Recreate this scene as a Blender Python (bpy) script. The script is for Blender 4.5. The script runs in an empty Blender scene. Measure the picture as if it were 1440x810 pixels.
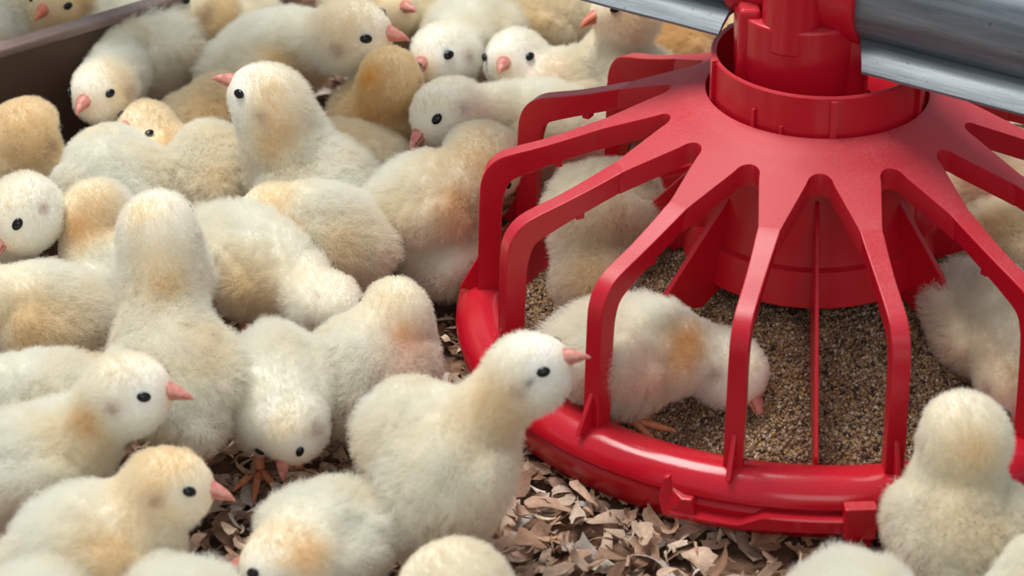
import bpy, bmesh, math, random
import numpy as np
from mathutils import Vector, Matrix, noise
R = math.radians
S = bpy.context.scene
COL = S.collection

# ------------------------------------------------------------------ camera
PITCH = 0.51498
LENS_PX = 4088.7
DIST = 1.5007
fwd = Vector((0, math.cos(PITCH), -math.sin(PITCH)))
rgt = Vector((1, 0, 0))
upv = rgt.cross(fwd)
CAM = -DIST * fwd + Vector((0, 0, -.025))
cd = bpy.data.cameras.new('camera'); cam = bpy.data.objects.new('camera', cd); COL.objects.link(cam)
cam.location = CAM
cam.rotation_euler = (math.pi / 2 - PITCH, 0, 0)
cd.sensor_width = 36; cd.lens = LENS_PX / 1440 * 36
cd.clip_start = .05; cd.clip_end = 50
cd.dof.use_dof = True; cd.dof.focus_distance = 1.36; cd.dof.aperture_fstop = 13
S.camera = cam

def at(u, v, z):
    """the point at height z seen at pixel (u, v) of the 1440x810 frame"""
    d = fwd + rgt * ((u - 720) / LENS_PX) + upv * ((405 - v) / LENS_PX)
    return CAM + d * ((z - CAM.z) / d.z)

# ------------------------------------------------------------------ light
w = bpy.data.worlds.new('world'); S.world = w; w.use_nodes = True
w.node_tree.nodes['Background'].inputs[0].default_value = (.80, .90, 1.0, 1)
w.node_tree.nodes['Background'].inputs[1].default_value = .40

def area(name, loc, target, size, power, col):
    ld = bpy.data.lights.new(name, 'AREA'); ld.shape = 'RECTANGLE'
    ld.size, ld.size_y = size; ld.energy = power; ld.color = col
    o = bpy.data.objects.new(name, ld); COL.objects.link(o); o.location = loc
    o.rotation_euler = (Vector(target) - Vector(loc)).to_track_quat('-Z', 'Y').to_euler()
    return o
area('skylight', (-.55, .35, 2.3), (.05, 0, 0), (1.3, .9), 50, (1, .97, .92))
area('window_light', (.4, -2.6, 1.5), (.05, 0, 0), (1.6, .9), 9, (1, .96, .90))
S.view_settings.view_transform = 'Standard'
S.view_settings.look = 'None'
S.view_settings.exposure = 0.22
S.view_settings.gamma = 1
S.view_settings.use_curve_mapping = False
S.cycles.max_bounces = 8
S.cycles.transparent_max_bounces = 8

# ------------------------------------------------------------------ helpers
def tag(o, label=None, cat=None, group=None, kind=None):
    if label: o['label'] = label
    if cat: o['category'] = cat
    if group: o['group'] = group
    if kind: o['kind'] = kind
    return o

def link(name, me, mat=None, parent=None, smooth=True):
    o = bpy.data.objects.new(name, me); COL.objects.link(o)
    if mat: me.materials.append(mat)
    if parent: o.parent = parent
    if smooth:
        me.polygons.foreach_set('use_smooth', [True] * len(me.polygons))
    return o

def from_bm(name, bm, mat=None, parent=None, smooth=True):
    me = bpy.data.meshes.new(name); bm.normal_update(); bm.to_mesh(me); bm.free()
    return link(name, me, mat, parent, smooth)

def autosmooth(o, deg=35):
    me = o.data
    bm = bmesh.new(); bm.from_mesh(me)
    for e in bm.edges:
        if len(e.link_faces) == 2 and e.calc_face_angle(0) > R(deg): e.smooth = False
    bm.to_mesh(me); bm.free()
    return o

def bevel(o, wd, seg=2, ang=30):
    m = o.modifiers.new('bevel', 'BEVEL'); m.width = wd; m.segments = seg; m.limit_method = 'ANGLE'; m.angle_limit = R(ang)
    return o

def empty(name, loc):
    o = bpy.data.objects.new(name, None); COL.objects.link(o); o.location = loc
    o.empty_display_size = .02
    return o

def revolve(bm, prof, n=128, c=(0, 0), closed=False):
    rings = []
    for r, z in prof:
        rings.append([bm.verts.new((c[0] + r * math.cos(2 * math.pi * i / n), c[1] + r * math.sin(2 * math.pi * i / n), z)) for i in range(n)])
    k = len(rings)
    for j in range(k if closed else k - 1):
        a, b = rings[j], rings[(j + 1) % k]
        for i in range(n):
            bm.faces.new((a[i], a[(i + 1) % n], b[(i + 1) % n], b[i]))
    return rings

def box(bm, c, s, rz=0, M=None):
    m = Matrix.Translation(c) @ Matrix.Rotation(rz, 4, 'Z') @ Matrix.Diagonal((s[0], s[1], s[2], 1))
    if M: m = M @ m
    bmesh.ops.create_cube(bm, size=1, matrix=m)

def tube(bm, pts, rad, n=10, caps=True):
    pts = [Vector(p) for p in pts]
    if not hasattr(rad, '__len__'): rad = [rad] * len(pts)
    rings = []
    ref = Vector((.13, .21, .97)).normalized()
    for i, p in enumerate(pts):
        d = (pts[min(i + 1, len(pts) - 1)] - pts[max(i - 1, 0)]).normalized()
        r0 = ref if abs(d.dot(ref)) < .95 else Vector((1, 0, 0))
        a = d.cross(r0).normalized(); b = d.cross(a)
        rings.append([bm.verts.new(p + (a * math.cos(2 * math.pi * k / n) + b * math.sin(2 * math.pi * k / n)) * rad[i]) for k in range(n)])
    for j in range(len(rings) - 1):
        for k in range(n):
            bm.faces.new((rings[j][k], rings[j][(k + 1) % n], rings[j + 1][(k + 1) % n], rings[j + 1][k]))
    if caps:
        bm.faces.new(rings[0][::-1]); bm.faces.new(rings[-1])

# ------------------------------------------------------------------ materials
def nodes(name):
    m = bpy.data.materials.new(name); m.use_nodes = True
    nt = m.node_tree; b = nt.nodes['Principled BSDF']
    return m, nt, b
def N(nt, t, **k):
    n = nt.nodes.new(t)
    for a, v in k.items():
        if a.startswith('_'): setattr(n, a[1:], v)
        else: n.inputs[a].default_value = v
    return n

def plastic(name, col, rough=.32, dust=.25):
    m, nt, b = nodes(name)
    tc = N(nt, 'ShaderNodeTexCoord')
    nz = N(nt, 'ShaderNodeTexNoise', Scale=28, Detail=5, Roughness=.65)
    nt.links.new(tc.outputs['Object'], nz.inputs['Vector'])
    n2 = N(nt, 'ShaderNodeTexNoise', Scale=1300, Detail=2, Roughness=.6)
    nt.links.new(tc.outputs['Object'], n2.inputs['Vector'])
    geo = N(nt, 'ShaderNodeNewGeometry'); sep = N(nt, 'ShaderNodeSeparateXYZ')
    nt.links.new(geo.outputs['Normal'], sep.inputs[0])
    up = N(nt, 'ShaderNodeMapRange', **{'From Min': .55, 'From Max': .95, 'To Min': 0.0, 'To Max': 1})
    nt.links.new(sep.outputs['Z'], up.inputs['Value'])
    sp = N(nt, 'ShaderNodeMapRange', **{'From Min': .42, 'From Max': .66, 'To Min': .35, 'To Max': 1})
    nt.links.new(n2.outputs['Fac'], sp.inputs['Value'])
    mu = N(nt, 'ShaderNodeMath', _operation='MULTIPLY'); nt.links.new(up.outputs[0], mu.inputs[0]); nt.links.new(sp.outputs[0], mu.inputs[1])
    m2 = N(nt, 'ShaderNodeMath', _operation='MULTIPLY'); nt.links.new(mu.outputs[0], m2.inputs[0]); nt.links.new(nz.outputs['Fac'], m2.inputs[1])
    m3 = N(nt, 'ShaderNodeMath', _operation='MULTIPLY'); nt.links.new(m2.outputs[0], m3.inputs[0]); m3.inputs[1].default_value = dust * 2
    mix = N(nt, 'ShaderNodeMix', _data_type='RGBA'); mix.inputs['A'].default_value = (*col, 1); mix.inputs['B'].default_value = (.60, .30, .30, 1)
    nt.links.new(m3.outputs[0], mix.inputs['Factor']); nt.links.new(mix.outputs['Result'], b.inputs['Base Color'])
    rr = N(nt, 'ShaderNodeMath', _operation='MULTIPLY_ADD'); nt.links.new(m3.outputs[0], rr.inputs[0]); rr.inputs[1].default_value = .8; rr.inputs[2].default_value = rough
    nt.links.new(rr.outputs[0], b.inputs['Roughness'])
    b.inputs['IOR'].default_value = 1.48
    b.inputs['Subsurface Weight'].default_value = .12
    b.inputs['Subsurface Radius'].default_value = (.006, .001, .001)
    b.inputs['Subsurface Scale'].default_value = 1
    bp = N(nt, 'ShaderNodeBump', Strength=.06, Distance=.0005); nt.links.new(n2.outputs['Fac'], bp.inputs['Height']); nt.links.new(bp.outputs[0], b.inputs['Normal'])
    return m
RED = plastic('red_plastic', (.57, .007, .022), .25, .22)
RED_CONE = plastic('dusty_red_plastic', (.57, .007, .022), .46, .26)
RED_RIM = plastic('glossy_red_plastic', (.57, .007, .022), .15, .07)
RED_IN = plastic('red_plastic_inner', (.56, .006, .018), .28, .04)

def galv():
    m, nt, b = nodes('galvanised_steel')
    tc = N(nt, 'ShaderNodeTexCoord')
    mp = N(nt, 'ShaderNodeMapping'); mp.inputs['Scale'].default_value = (6, 90, 90)
    nt.links.new(tc.outputs['Object'], mp.inputs[0])
    nz = N(nt, 'ShaderNodeTexNoise', Scale=2.2, Detail=6, Roughness=.65); nt.links.new(mp.outputs[0], nz.inputs['Vector'])
    n2 = N(nt, 'ShaderNodeTexNoise', Scale=620, Detail=3, Roughness=.7); nt.links.new(tc.outputs['Object'], n2.inputs['Vector'])
    ra = N(nt, 'ShaderNodeValToRGB'); ra.color_ramp.elements[0].color = (.11, .125, .135, 1); ra.color_ramp.elements[1].color = (.25, .285, .31, 1)
    ra.color_ramp.elements[0].position = .3; ra.color_ramp.elements[1].position = .65
    nt.links.new(nz.outputs['Fac'], ra.inputs[0])
    r2 = N(nt, 'ShaderNodeValToRGB'); r2.color_ramp.elements[0].color = (.25, .25, .25, 1); r2.color_ramp.elements[1].color = (1, 1, 1, 1)
    r2.color_ramp.elements[0].position = .28; r2.color_ramp.elements[1].position = .38
    nt.links.new(n2.outputs['Fac'], r2.inputs[0])
    mx = N(nt, 'ShaderNodeMix', _data_type='RGBA', _blend_type='MULTIPLY'); mx.inputs['Factor'].default_value = .8
    nt.links.new(ra.outputs[0], mx.inputs['A']); nt.links.new(r2.outputs[0], mx.inputs['B'])
    nt.links.new(mx.outputs['Result'], b.inputs['Base Color'])
    b.inputs['Metallic'].default_value = .4; b.inputs['Roughness'].default_value = .45
    bp = N(nt, 'ShaderNodeBump', Strength=.25, Distance=.0006); nt.links.new(nz.outputs['Fac'], bp.inputs['Height']); nt.links.new(bp.outputs[0], b.inputs['Normal'])
    return m
GALV = galv()

def simple(name, col, rough=.5, spec=.5, metal=0, noise_scale=None, col2=None, bump=0, sss=0):
    m, nt, b = nodes(name)
    b.inputs['Base Color'].default_value = (*col, 1); b.inputs['Roughness'].default_value = rough
    b.inputs['Specular IOR Level'].default_value = spec; b.inputs['Metallic'].default_value = metal
    if noise_scale:
        tc = N(nt, 'ShaderNodeTexCoord'); nz = N(nt, 'ShaderNodeTexNoise', Scale=noise_scale, Detail=6, Roughness=.6)
        nt.links.new(tc.outputs['Object'], nz.inputs['Vector'])
        ra = N(nt, 'ShaderNodeValToRGB'); ra.color_ramp.elements[0].color = (*col, 1); ra.color_ramp.elements[1].color = (*(col2 or col), 1)
        ra.color_ramp.elements[0].position = .35; ra.color_ramp.elements[1].position = .65
        nt.links.new(nz.outputs['Fac'], ra.inputs[0]); nt.links.new(ra.outputs[0], b.inputs['Base Color'])
        if bump:
            bp = N(nt, 'ShaderNodeBump', Strength=bump, Distance=.002); nt.links.new(nz.outputs['Fac'], bp.inputs['Height']); nt.links.new(bp.outputs[0], b.inputs['Normal'])
    if sss:
        b.inputs['Subsurface Weight'].default_value = sss; b.inputs['Subsurface Radius'].default_value = (.004, .0015, .001); b.inputs['Subsurface Scale'].default_value = 1
    return m
BEAK = simple('pink_beak', (.56, .17, .15), .42, .45, 0, 260, (.74, .36, .28), .1, .25)
BEAK_RED = simple('reddish_orange_beak', (.70, .17, .10), .38, .5, 0, 320, (.78, .27, .15), .1, .3)
EYE = simple('black_eye', (.006, .006, .007), .22, .4)
EYELID = simple('grey_pink_eyelid', (.36, .27, .24), .6, .3, 0, 300, (.45, .34, .30))
LEG = simple('orange_pink_shank', (.62, .20, .09), .45, .4, 0, 300, (.72, .33, .20), .3, .25)
BOARD = simple('brown_board', (.075, .045, .032), .45, .4, 0, 9, (.11, .066, .046), .05)
SOIL = simple('dark_litter_dust', (.10, .055, .035), .95, .1, 0, 120, (.24, .14, .09), .6)

def attr_mat(name, rough=.7, spec=.2, bump=None, transl=0):
    m, nt, b = nodes(name)
    a = N(nt, 'ShaderNodeAttribute', _attribute_name='col')
    b.inputs['Roughness'].default_value = rough; b.inputs['Specular IOR Level'].default_value = spec
    src = a.outputs['Color']
    if bump:
        tc = N(nt, 'ShaderNodeTexCoord'); nz = N(nt, 'ShaderNodeTexNoise', Scale=bump[0], Detail=5, Roughness=.7)
        nt.links.new(tc.outputs['Object'], nz.inputs['Vector'])
        ra = N(nt, 'ShaderNodeMapRange', **{'From Min': .3, 'From Max': .7, 'To Min': bump[1], 'To Max': 1.12}); nt.links.new(nz.outputs['Fac'], ra.inputs['Value'])
        mu = N(nt, 'ShaderNodeVectorMath', _operation='SCALE'); nt.links.new(src, mu.inputs[0]); nt.links.new(ra.outputs[0], mu.inputs['Scale'])
        src = mu.outputs[0]
        bp = N(nt, 'ShaderNodeBump', Strength=bump[2], Distance=.0008); nt.links.new(nz.outputs['Fac'], bp.inputs['Height']); nt.links.new(bp.outputs[0], b.inputs['Normal'])
    nt.links.new(src, b.inputs['Base Color'])
    if transl:
        out = nt.nodes['Material Output']; tr = N(nt, 'ShaderNodeBsdfTranslucent'); nt.links.new(src, tr.inputs['Color'])
        ms = N(nt, 'ShaderNodeMixShader'); ms.inputs[0].default_value = transl
        nt.links.new(b.outputs[0], ms.inputs[1]); nt.links.new(tr.outputs[0], ms.inputs[2]); nt.links.new(ms.outputs[0], out.inputs['Surface'])
    return m
SHAV = attr_mat('wood_shaving', .65, .25, (420, .72, .3))
FEEDM = attr_mat('feed_meal', .85, .15, (900, .5, .6))
SKIN = attr_mat('downy_skin', .95, .0)
DOWN = attr_mat('chick_down', 1.0, .0, None, .5)

# ------------------------------------------------------------------ feeder frame
FX, FY = .1393, -.1062
PH = R(-3.74)
P14 = 2 * math.pi / 14
def faz(a):           # feeder azimuth 0 = towards the camera, positive = to the +x side
    return Vector((math.sin(a), -math.cos(a), 0))
FC = Vector((FX, FY, 0))
def fpos(a, r, z): return FC + faz(a) * r + Vector((0, 0, z))

# ------------------------------------------------------------------ ground
bm = bmesh.new(); bmesh.ops.create_grid(bm, x_segments=160, y_segments=160, size=1.6)
for v in bm.verts:
    v.co.y += .6
    v.co.z = -.006 + .004 * noise.noise(v.co * 14)
fl = from_bm('floor', bm, SOIL); tag(fl, kind='structure')

# wood shavings: thin curled flakes, uncountable
rnd = random.Random(11)
def shavings():
    V = []; F = []; C = []
    pal = [(.58, .37, .26), (.66, .47, .34), (.50, .30, .19), (.74, .58, .46), (.33, .18, .11), (.60, .38, .27), (.80, .70, .61), (.52, .32, .21), (.70, .52, .38)]
    for i in range(15500):
        x = rnd.uniform(-.36, .36); y = rnd.uniform(-.40, .45)
        if y > -.05 and rnd.random() < .75: continue
        r = math.hypot(x - FX, y - FY)
        if r < .150: continue
        kind = rnd.random()
        if kind < .34: Ln = rnd.uniform(.003, .007); Wd = rnd.uniform(.0004, .0012)        # splinters
        elif kind < .86: Ln = rnd.uniform(.0035, .0095); Wd = Ln * rnd.uniform(.22, .55)
        else: Ln = rnd.uniform(.008, .014); Wd = Ln * rnd.uniform(.2, .42)
        curl = rnd.uniform(-1.2, 1.2) if rnd.random() < .6 else rnd.uniform(-3.2, 3.2)
        z = rnd.uniform(-.005, .006) + .005 * noise.noise(Vector((x * 30, y * 30, 3)))
        if r < .172: z = min(z, 0.0)
        M = Matrix.Translation((x, y, z)) @ Matrix.Rotation(rnd.gauss(.3, 1.1), 4, 'Z') @ Matrix.Rotation(rnd.gauss(0, .42), 4, 'X') @ Matrix.Rotation(rnd.gauss(0, .30), 4, 'Y')
        nx, ny = 6, 3
        base = len(V); th = .0002
        tw = rnd.uniform(-.8, .8)
        taper0, taper1 = rnd.uniform(.5, 1.3), rnd.uniform(.5, 1.3)
        side = [[min(1, (taper0 + (1 - taper0) * 3 * k / nx)) * min(1, (taper1 + (1 - taper1) * 3 * (1 - k / nx))) * rnd.uniform(.8, 1.08) for k in range(nx + 1)] for _ in (0, 1)]
        ends = [[rnd.uniform(-.22, .12) * Ln for _ in range(ny + 1)] for _ in (0, 1)]
        bow = rnd.uniform(-.35, .35) * Wd
        c = rnd.choice(pal); k_ = rnd.uniform(.72, 1.10)
        rowc = [rnd.uniform(.80, 1.12) for _ in range(ny + 1)]
        for lay in (0, 1):
            for i in range(nx + 1):
                t = i / nx - .5
                for j in range(ny + 1):
                    q = j / ny - .5
                    s_ = q * (side[0][i] if q < 0 else side[1][i])
                    if abs(curl) > .05:
                        rad = 2 * Ln / abs(curl); a = t * 2 * Ln / rad
                        px = rad * math.sin(a); pz = (rad - rad * math.cos(a)) * (1 if curl > 0 else -1)
                    else: px = t * 2 * Ln; pz = 0
                    py = s_ * 2 * Wd + bow * (4 * t * t - 1); pz += py * tw * t * 2
                    if i == 0: px -= ends[0][j]
                    if i == nx: px += ends[1][j]
                    V.append(tuple(M @ Vector((px, py, pz + lay * th))))
                    m_ = k_ * rowc[j] * (1 + .06 * math.sin(i * 2.1 + j))
                    C.append((c[0] * m_, c[1] * m_, c[2] * m_, 1))
        q = (nx + 1) * (ny + 1)
        for i in range(nx):
            for j in range(ny):
                a = base + i * (ny + 1) + j
                F.append((a, a + 1, a + ny + 2, a + ny + 1)[::-1]); F.append((a + q, a + 1 + q, a + ny + 2 + q, a + ny + 1 + q))
    me = bpy.data.meshes.new('wood_shavings'); me.from_pydata(V, [], F); me.update()
    at_ = me.color_attributes.new('col', 'FLOAT_COLOR', 'POINT'); at_.data.foreach_set('color', np.array(C, 'f').ravel())
    o = link('wood_shavings', me, SHAV)
    tag(o, 'pale and brown wood shavings strewn over the floor around the red feeder', 'bedding', kind='stuff')
shavings()

# ------------------------------------------------------------------ brown board at the back corner
def board():
    A = at(-60, 96, .072); B = at(175, 26, .072); A.z = B.z = 0
    d = (B - A).normalized(); nrm = Vector((-d.y, d.x, 0))
    if nrm.y < 0: nrm = -nrm
    root = empty('divider_board', (A + B) / 2)
    bm = bmesh.new()
    Ln = (B - A).length
    M = Matrix.Rotation(math.atan2(d.y, d.x), 4, 'Z')
    box(bm, (0, .004, .034), (Ln + .1, .008, .076), M=M)
    o = from_bm('panel', bm, BOARD, root, False); bevel(o, .0015, 2)
    bm = bmesh.new(); box(bm, (0, .003, .0735), (Ln + .1, .011, .005), M=M)
    o = from_bm('top_edge', bm, simple('highlit_board_edge', (.16, .10, .08), .35, .5, 0, 18, (.34, .25, .22)), root, False); bevel(o, .0015, 2)  # highlight along the board's thickness, painted in as a paler brown
    tag(root, 'dark brown board standing on edge across the corner behind the chicks', 'board')
board()

# ------------------------------------------------------------------ feeder
def feeder():
    root = empty('poultry_feeder', FC)
    T = Matrix.Translation(-FC)
    # --- pan: bowl
    bm = bmesh.new()
    prof = [(.0, .000), (.10, .000), (.132, .004), (.141, .012), (.1445, .026),
            (.1475, .0262), (.1620, .0185), (.1648, .0150), (.1640, .0110), (.1600, .0020), (.1500, -.006), (.10, -.008), (.0, -.008)]
    revolve(bm, prof[1:-1], 160)
    o = from_bm('pan', bm, RED_IN, root)
    autosmooth(o, 40)
    # --- rim ring: rounded lip
    bm = bmesh.new()
    prof = [(.1450, .0245), (.1455, .0292), (.1470, .0306), (.1530, .0312), (.1575, .0306), (.1615, .0284), (.1645, .0250), (.1660, .0218), (.1662, .0200), (.1650, .0190),
            (.1620, .0190), (.158, .021), (.150, .024)]
    revolve(bm, prof, 192, closed=True)
    rim = from_bm('rim', bm, RED_RIM, root); autosmooth(rim, 50)
    # ledge band around the front, with hook and latch
    bm = bmesh.new()
    a0, a1 = R(-25), R(28); n = 60
    sec = [(.1600, .0172), (.1694, .0170), (.1700, .0162), (.1694, .0102), (.1686, .0094), (.1600, .0100)]
    rings = []
    for i in range(n + 1):
        a = a0 + (a1 - a0) * i / n
        lo = 0.0
        if a < R(-14.5): lo = -.0052
        elif a < R(-11): lo = -.0052 * (1 - (a - R(-14.5)) / R(3.5))
        rings.append([bm.verts.new(faz(a) * r + Vector((0, 0, z + (lo if k < 3 else lo * .25)))) for k, (r, z) in enumerate(sec)])
    for i in range(n):
        for k in range(len(sec) - 1):
            bm.faces.new((rings[i][k], rings[i][k + 1], rings[i + 1][k + 1], rings[i + 1][k]))
    bm.faces.new(rings[0]); bm.faces.new(rings[-1][::-1])
    o = from_bm('lock_band', bm, RED_RIM, root); autosmooth(o, 30)
    # hook tab on the left end of the band
    bm = bmesh.new()
    a = R(-23.2)
    M = Matrix.Translation(faz(a) * .1670) @ Matrix.Rotation(a, 4, 'Z')
    vs = []
    shape = [(-.0085, .0080), (-.0105, .0160), (-.0095, .0255), (-.0070, .0268), (-.0050, .0215), (.0010, .0195), (.0050, .0195), (.0068, .0090)]
    f1 = [bm.verts.new(M @ Vector((x, -.0022 if z < .02 else .0005, z))) for x, z in shape]
    f2 = [bm.verts.new(M @ Vector((x, .004, z))) for x, z in shape]
    bm.faces.new(f1[::-1]); bm.faces.new(f2)
    for i in range(len(shape)):
        j = (i + 1) % len(shape); bm.faces.new((f1[i], f1[j], f2[j], f2[i]))
    bmesh.ops.recalc_face_normals(bm, faces=bm.faces)
    o = from_bm('hook', bm, RED, root, False); bevel(o, .0008, 2)
    # latch block
    bm = bmesh.new(); a = R(3.0)
    M = Matrix.Translation(faz(a) * .1688) @ Matrix.Rotation(a, 4, 'Z')
    box(bm, (0, -.001, .0170), (.0140, .0070, .0160), M=M)
    box(bm, (.0003, .0012, .0065), (.0115, .0040, .0080), M=M)
    o = from_bm('latch', bm, RED, root, False); bevel(o, .0009, 2)
    bm = bmesh.new(); a = R(6.6)
    M = Matrix.Translation(faz(a) * .1675) @ Matrix.Rotation(a, 4, 'Z')
    box(bm, (0, 0, .0215), (.0022, .0028, .0055), M=M); box(bm, (.0012, 0, .0190), (.0050, .0028, .0018), M=M)
    o = from_bm('catch', bm, RED, root, False); bevel(o, .0005, 2)

    # --- grill: scalloped cone plate
    bm = bmesh.new()
    NS = 48; nA = 14 * NS
    def plate_z(r):   # top surface height against radius
        pts = [(.050, .1400), (.060, .1360), (.0685, .1310), (.0990, .1180), (.120, .1105)]
        for (r0, z0), (r1, z1) in zip(pts, pts[1:]):
            if r <= r1: return z0 + (z1 - z0) * (r - r0) / (r1 - r0)
        return pts[-1][1]
    top = []; nr = 14
    hw = .0048
    for i in range(nA):
        t = (i % NS) / NS          # 0 at slot centre, .5 at spoke centre
        a = PH + (i / NS) * P14
        d = abs(t - .5) * P14       # angle off the spoke centre
        # outer radius: slot outline; wedge narrowing to the spoke width
        ph = P14 / 2 - d            # angle off the slot centre
        sw, kk, rc = .0058, .462, .0735
        if ph * rc < sw: ro = rc - math.sqrt(sw ** 2 - (ph * rc) ** 2) * .9
        else: ro = min(.1000, (rc * kk - sw) / (kk - ph))
        if d * .1 < hw: ro = .1000
        top.append([(ro * 1.0, a)])
        col = []
        for k in range(nr + 1):
            r = .0510 + (ro - .0510) * k / nr
            col.append(bm.verts.new(faz(a) * r + Vector((0, 0, plate_z(r)))))
        top[-1] = col
    for i in range(nA):
        c0, c1 = top[i], top[(i + 1) % nA]
        for k in range(nr): bm.faces.new((c0[k], c0[k + 1], c1[k + 1], c1[k]))
    # skirt hanging off the slotted edge
    low = [bm.verts.new(c[-1].co * 1.0 + Vector((0, 0, -.0105))) for c in top]
    for i in range(nA):
        j = (i + 1) % nA
        bm.faces.new((top[i][-1], low[i], low[j], top[j][-1]))
    bmesh.ops.recalc_face_normals(bm, faces=bm.faces)
    o = from_bm('grill_cone', bm, RED_CONE, root); autosmooth(o, 45)
    so = o.modifiers.new('thick', 'SOLIDIFY'); so.thickness = .0020; so.offset = -1
    bv = bevel(o, .0005, 2, 60)
    # --- spokes (one mesh, copied)
    def spoke_mesh():
        bm = bmesh.new()
        outer = [(.094, .1192), (.0990, .1182), (.112, .1130), (.126, .1078), (.138, .1040), (.1450, .1012), (.1500, .0970), (.1532, .0910), (.1545, .0830), (.1552, .060), (.1558, .0300), (.1558, .024)]
        inner = [(.094, .1095), (.0990, .1070), (.111, .1020), (.124, .0965), (.1330, .0925), (.1380, .0900), (.1410, .0870), (.1428, .0820), (.1438, .0760), (.1448, .058), (.1456, .0300), (.1456, .024)]
        wds = [.0044, .0051, .0046, .0042, .0042, .0042, .0042, .0042, .0042, .0043, .0044, .0044]
        def dense(pl):
            P_ = [pl[0]] + list(pl) + [pl[-1]]; o_ = []
            for k in range(1, len(P_) - 2):
                for t in (0, 1 / 3, 2 / 3):
                    o_.append(tuple(.5 * (2 * b1 + (c1 - a1) * t + (2 * a1 - 5 * b1 + 4 * c1 - d1) * t * t + (3 * b1 - a1 - 3 * c1 + d1) * t ** 3) for a1, b1, c1, d1 in zip(P_[k - 1], P_[k], P_[k + 1], P_[k + 2])))
            return o_ + [tuple(pl[-1])]
        outer, inner, wds = dense(outer), dense(inner), [w1[0] for w1 in dense([(w0,) for w0 in wds])]
        rings = []
        for (ro, zo), (ri, zi), h in zip(outer, inner, wds):
            ring = []
            for r, z, s in ((ro, zo, -1), (ro, zo, 1), (ri, zi, 1), (ri, zi, -1)):
                ring.append(bm.verts.new(Vector((s * h * (1 if (r, z) == (ro, zo) else .72), -r, z))))
            rings.append(ring)
        for a, b in zip(rings, rings[1:]):
            for k in range(4): bm.faces.new((a[k], a[(k + 1) % 4], b[(k + 1) % 4], b[k]))
        bm.faces.new(rings[0][::-1]); bm.faces.new(rings[-1])
        # gusset foot on the rim
        t = .0012
        v = [bm.verts.new((s * t, -r, z)) for s in (-1, 1) for r, z in ((.1550, .029), (.1650, .0292), (.1553, .0475))]
        for f in ((0, 1, 2), (5, 4, 3), (0, 3, 4, 1), (1, 4, 5, 2), (2, 5, 3, 0)): bm.faces.new([v[k] for k in f])
        # small moulding nub under the bar
        bmesh.ops.create_cube(bm, size=1, matrix=Matrix.Translation((0, -.118, .0985)) @ Matrix.Diagonal((.0055, .004, .0035, 1)))
        bmesh.ops.recalc_face_normals(bm, faces=bm.faces)
        me = bpy.data.meshes.new('spoke'); bm.to_mesh(me); bm.free(); me.materials.append(RED)
        me.polygons.foreach_set('use_smooth', [True] * len(me.polygons))
        return me
    sm = spoke_mesh()
    for k in range(14):
        s = bpy.data.objects.new('spoke', sm); COL.objects.link(s); s.parent = root
        s.rotation_euler.z = PH + (k + .5) * P14
        bevel(s, .0011, 3, 45); s.modifiers['bevel'].harden_normals = True
    # --- collar
    bm = bmesh.new()
    revolve(bm, [(.0465, .128), (.0465, .1578), (.0473, .1585), (.0483, .1585), (.0490, .1578), (.0490, .128)], 128, closed=True)
    for dg, h in ((-78, .029), (-40, .018), (-24, .013), (2.5, .027), (60, .025), (120, .027), (-130, .027)):
        a = R(dg); M = Matrix.Translation(faz(a) * .0492) @ Matrix.Rotation(a, 4, 'Z')
        box(bm, (0, 0, .130 + h / 2), (.0028 if h > .02 else .0014, .0030, h), M=M)
    o = from_bm('collar', bm, RED, root); autosmooth(o, 40)
    # --- hub ring closing the gap between tube, collar and plate
    bm = bmesh.new()
    revolve(bm, [(.0280, .1330), (.0545, .1318), (.0545, .1300), (.0280, .1312)], 96, closed=True)
    o = from_bm('hub', bm, RED_IN, root); autosmooth(o, 30)
    # --- feed bell under the grill
    bm = bmesh.new()
    revolve(bm, [(.0445, .128), (.0480, .118), (.0500, .105), (.0510, .085), (.0530, .0755), (.0560, .0745), (.0590, .0580), (.0583, .0572), (.0570, .0580), (.0535, .0730), (.0500, .0740), (.0480, .085), (.047, .105), (.043, .127)], 128, closed=True)
    o = from_bm('feed_bell', bm, RED_IN, root); autosmooth(o, 35)
    # outer round lobes on the bell
    for sgn, az in ((-1, -95), (1, 88)):
        bm = bmesh.new()
        M = Matrix.Translation(faz(R(az)) * .045 + Vector((0, 0, .0800))) @ Matrix.Diagonal((.0165, .020, .022, 1))
        bmesh.ops.create_uvsphere(bm, u_segments=32, v_segments=20, radius=1, matrix=M)
        from_bm('bell_lobe', bm, RED_IN, root)
    # --- fins
    def fin(az, pts, th=.0011):
        bm = bmesh.new(); M = Matrix.Rotation(R(az), 4, 'Z')
        a = [bm.verts.new(M @ Vector((-th, -r, z))) for r, z in pts]; b = [bm.verts.new(M @ Vector((th, -r, z))) for r, z in pts]
        bm.faces.new(a[::-1]); bm.faces.new(b)
        for i in range(len(pts)):
            j = (i + 1) % len(pts); bm.faces.new((a[i], a[j], b[j], b[i]))
        bmesh.ops.recalc_face_normals(bm, faces=bm.faces)
        o = from_bm('fin', bm, RED_IN, root, False); bevel(o, .0004, 2)
    tri = [(.050, .100), (.0530, .096), (.0860, .058), (.0850, .052), (.0640, .046), (.050, .055)]
    for k in range(7):
        if k == 0: continue
        fin(-3.7 + k * 51.43, tri, .0014)
    fin(-3.2, [(.050, .108), (.0530, .107), (.1445, .033), (.1440, .018), (.0600, .040), (.050, .060)], .0009)
    # --- drop tube housing
    o = []
    bm = bmesh.new()
    cx, cy = -.0080, -.001
    M0 = Matrix.Translation((cx, cy, 0))
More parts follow.
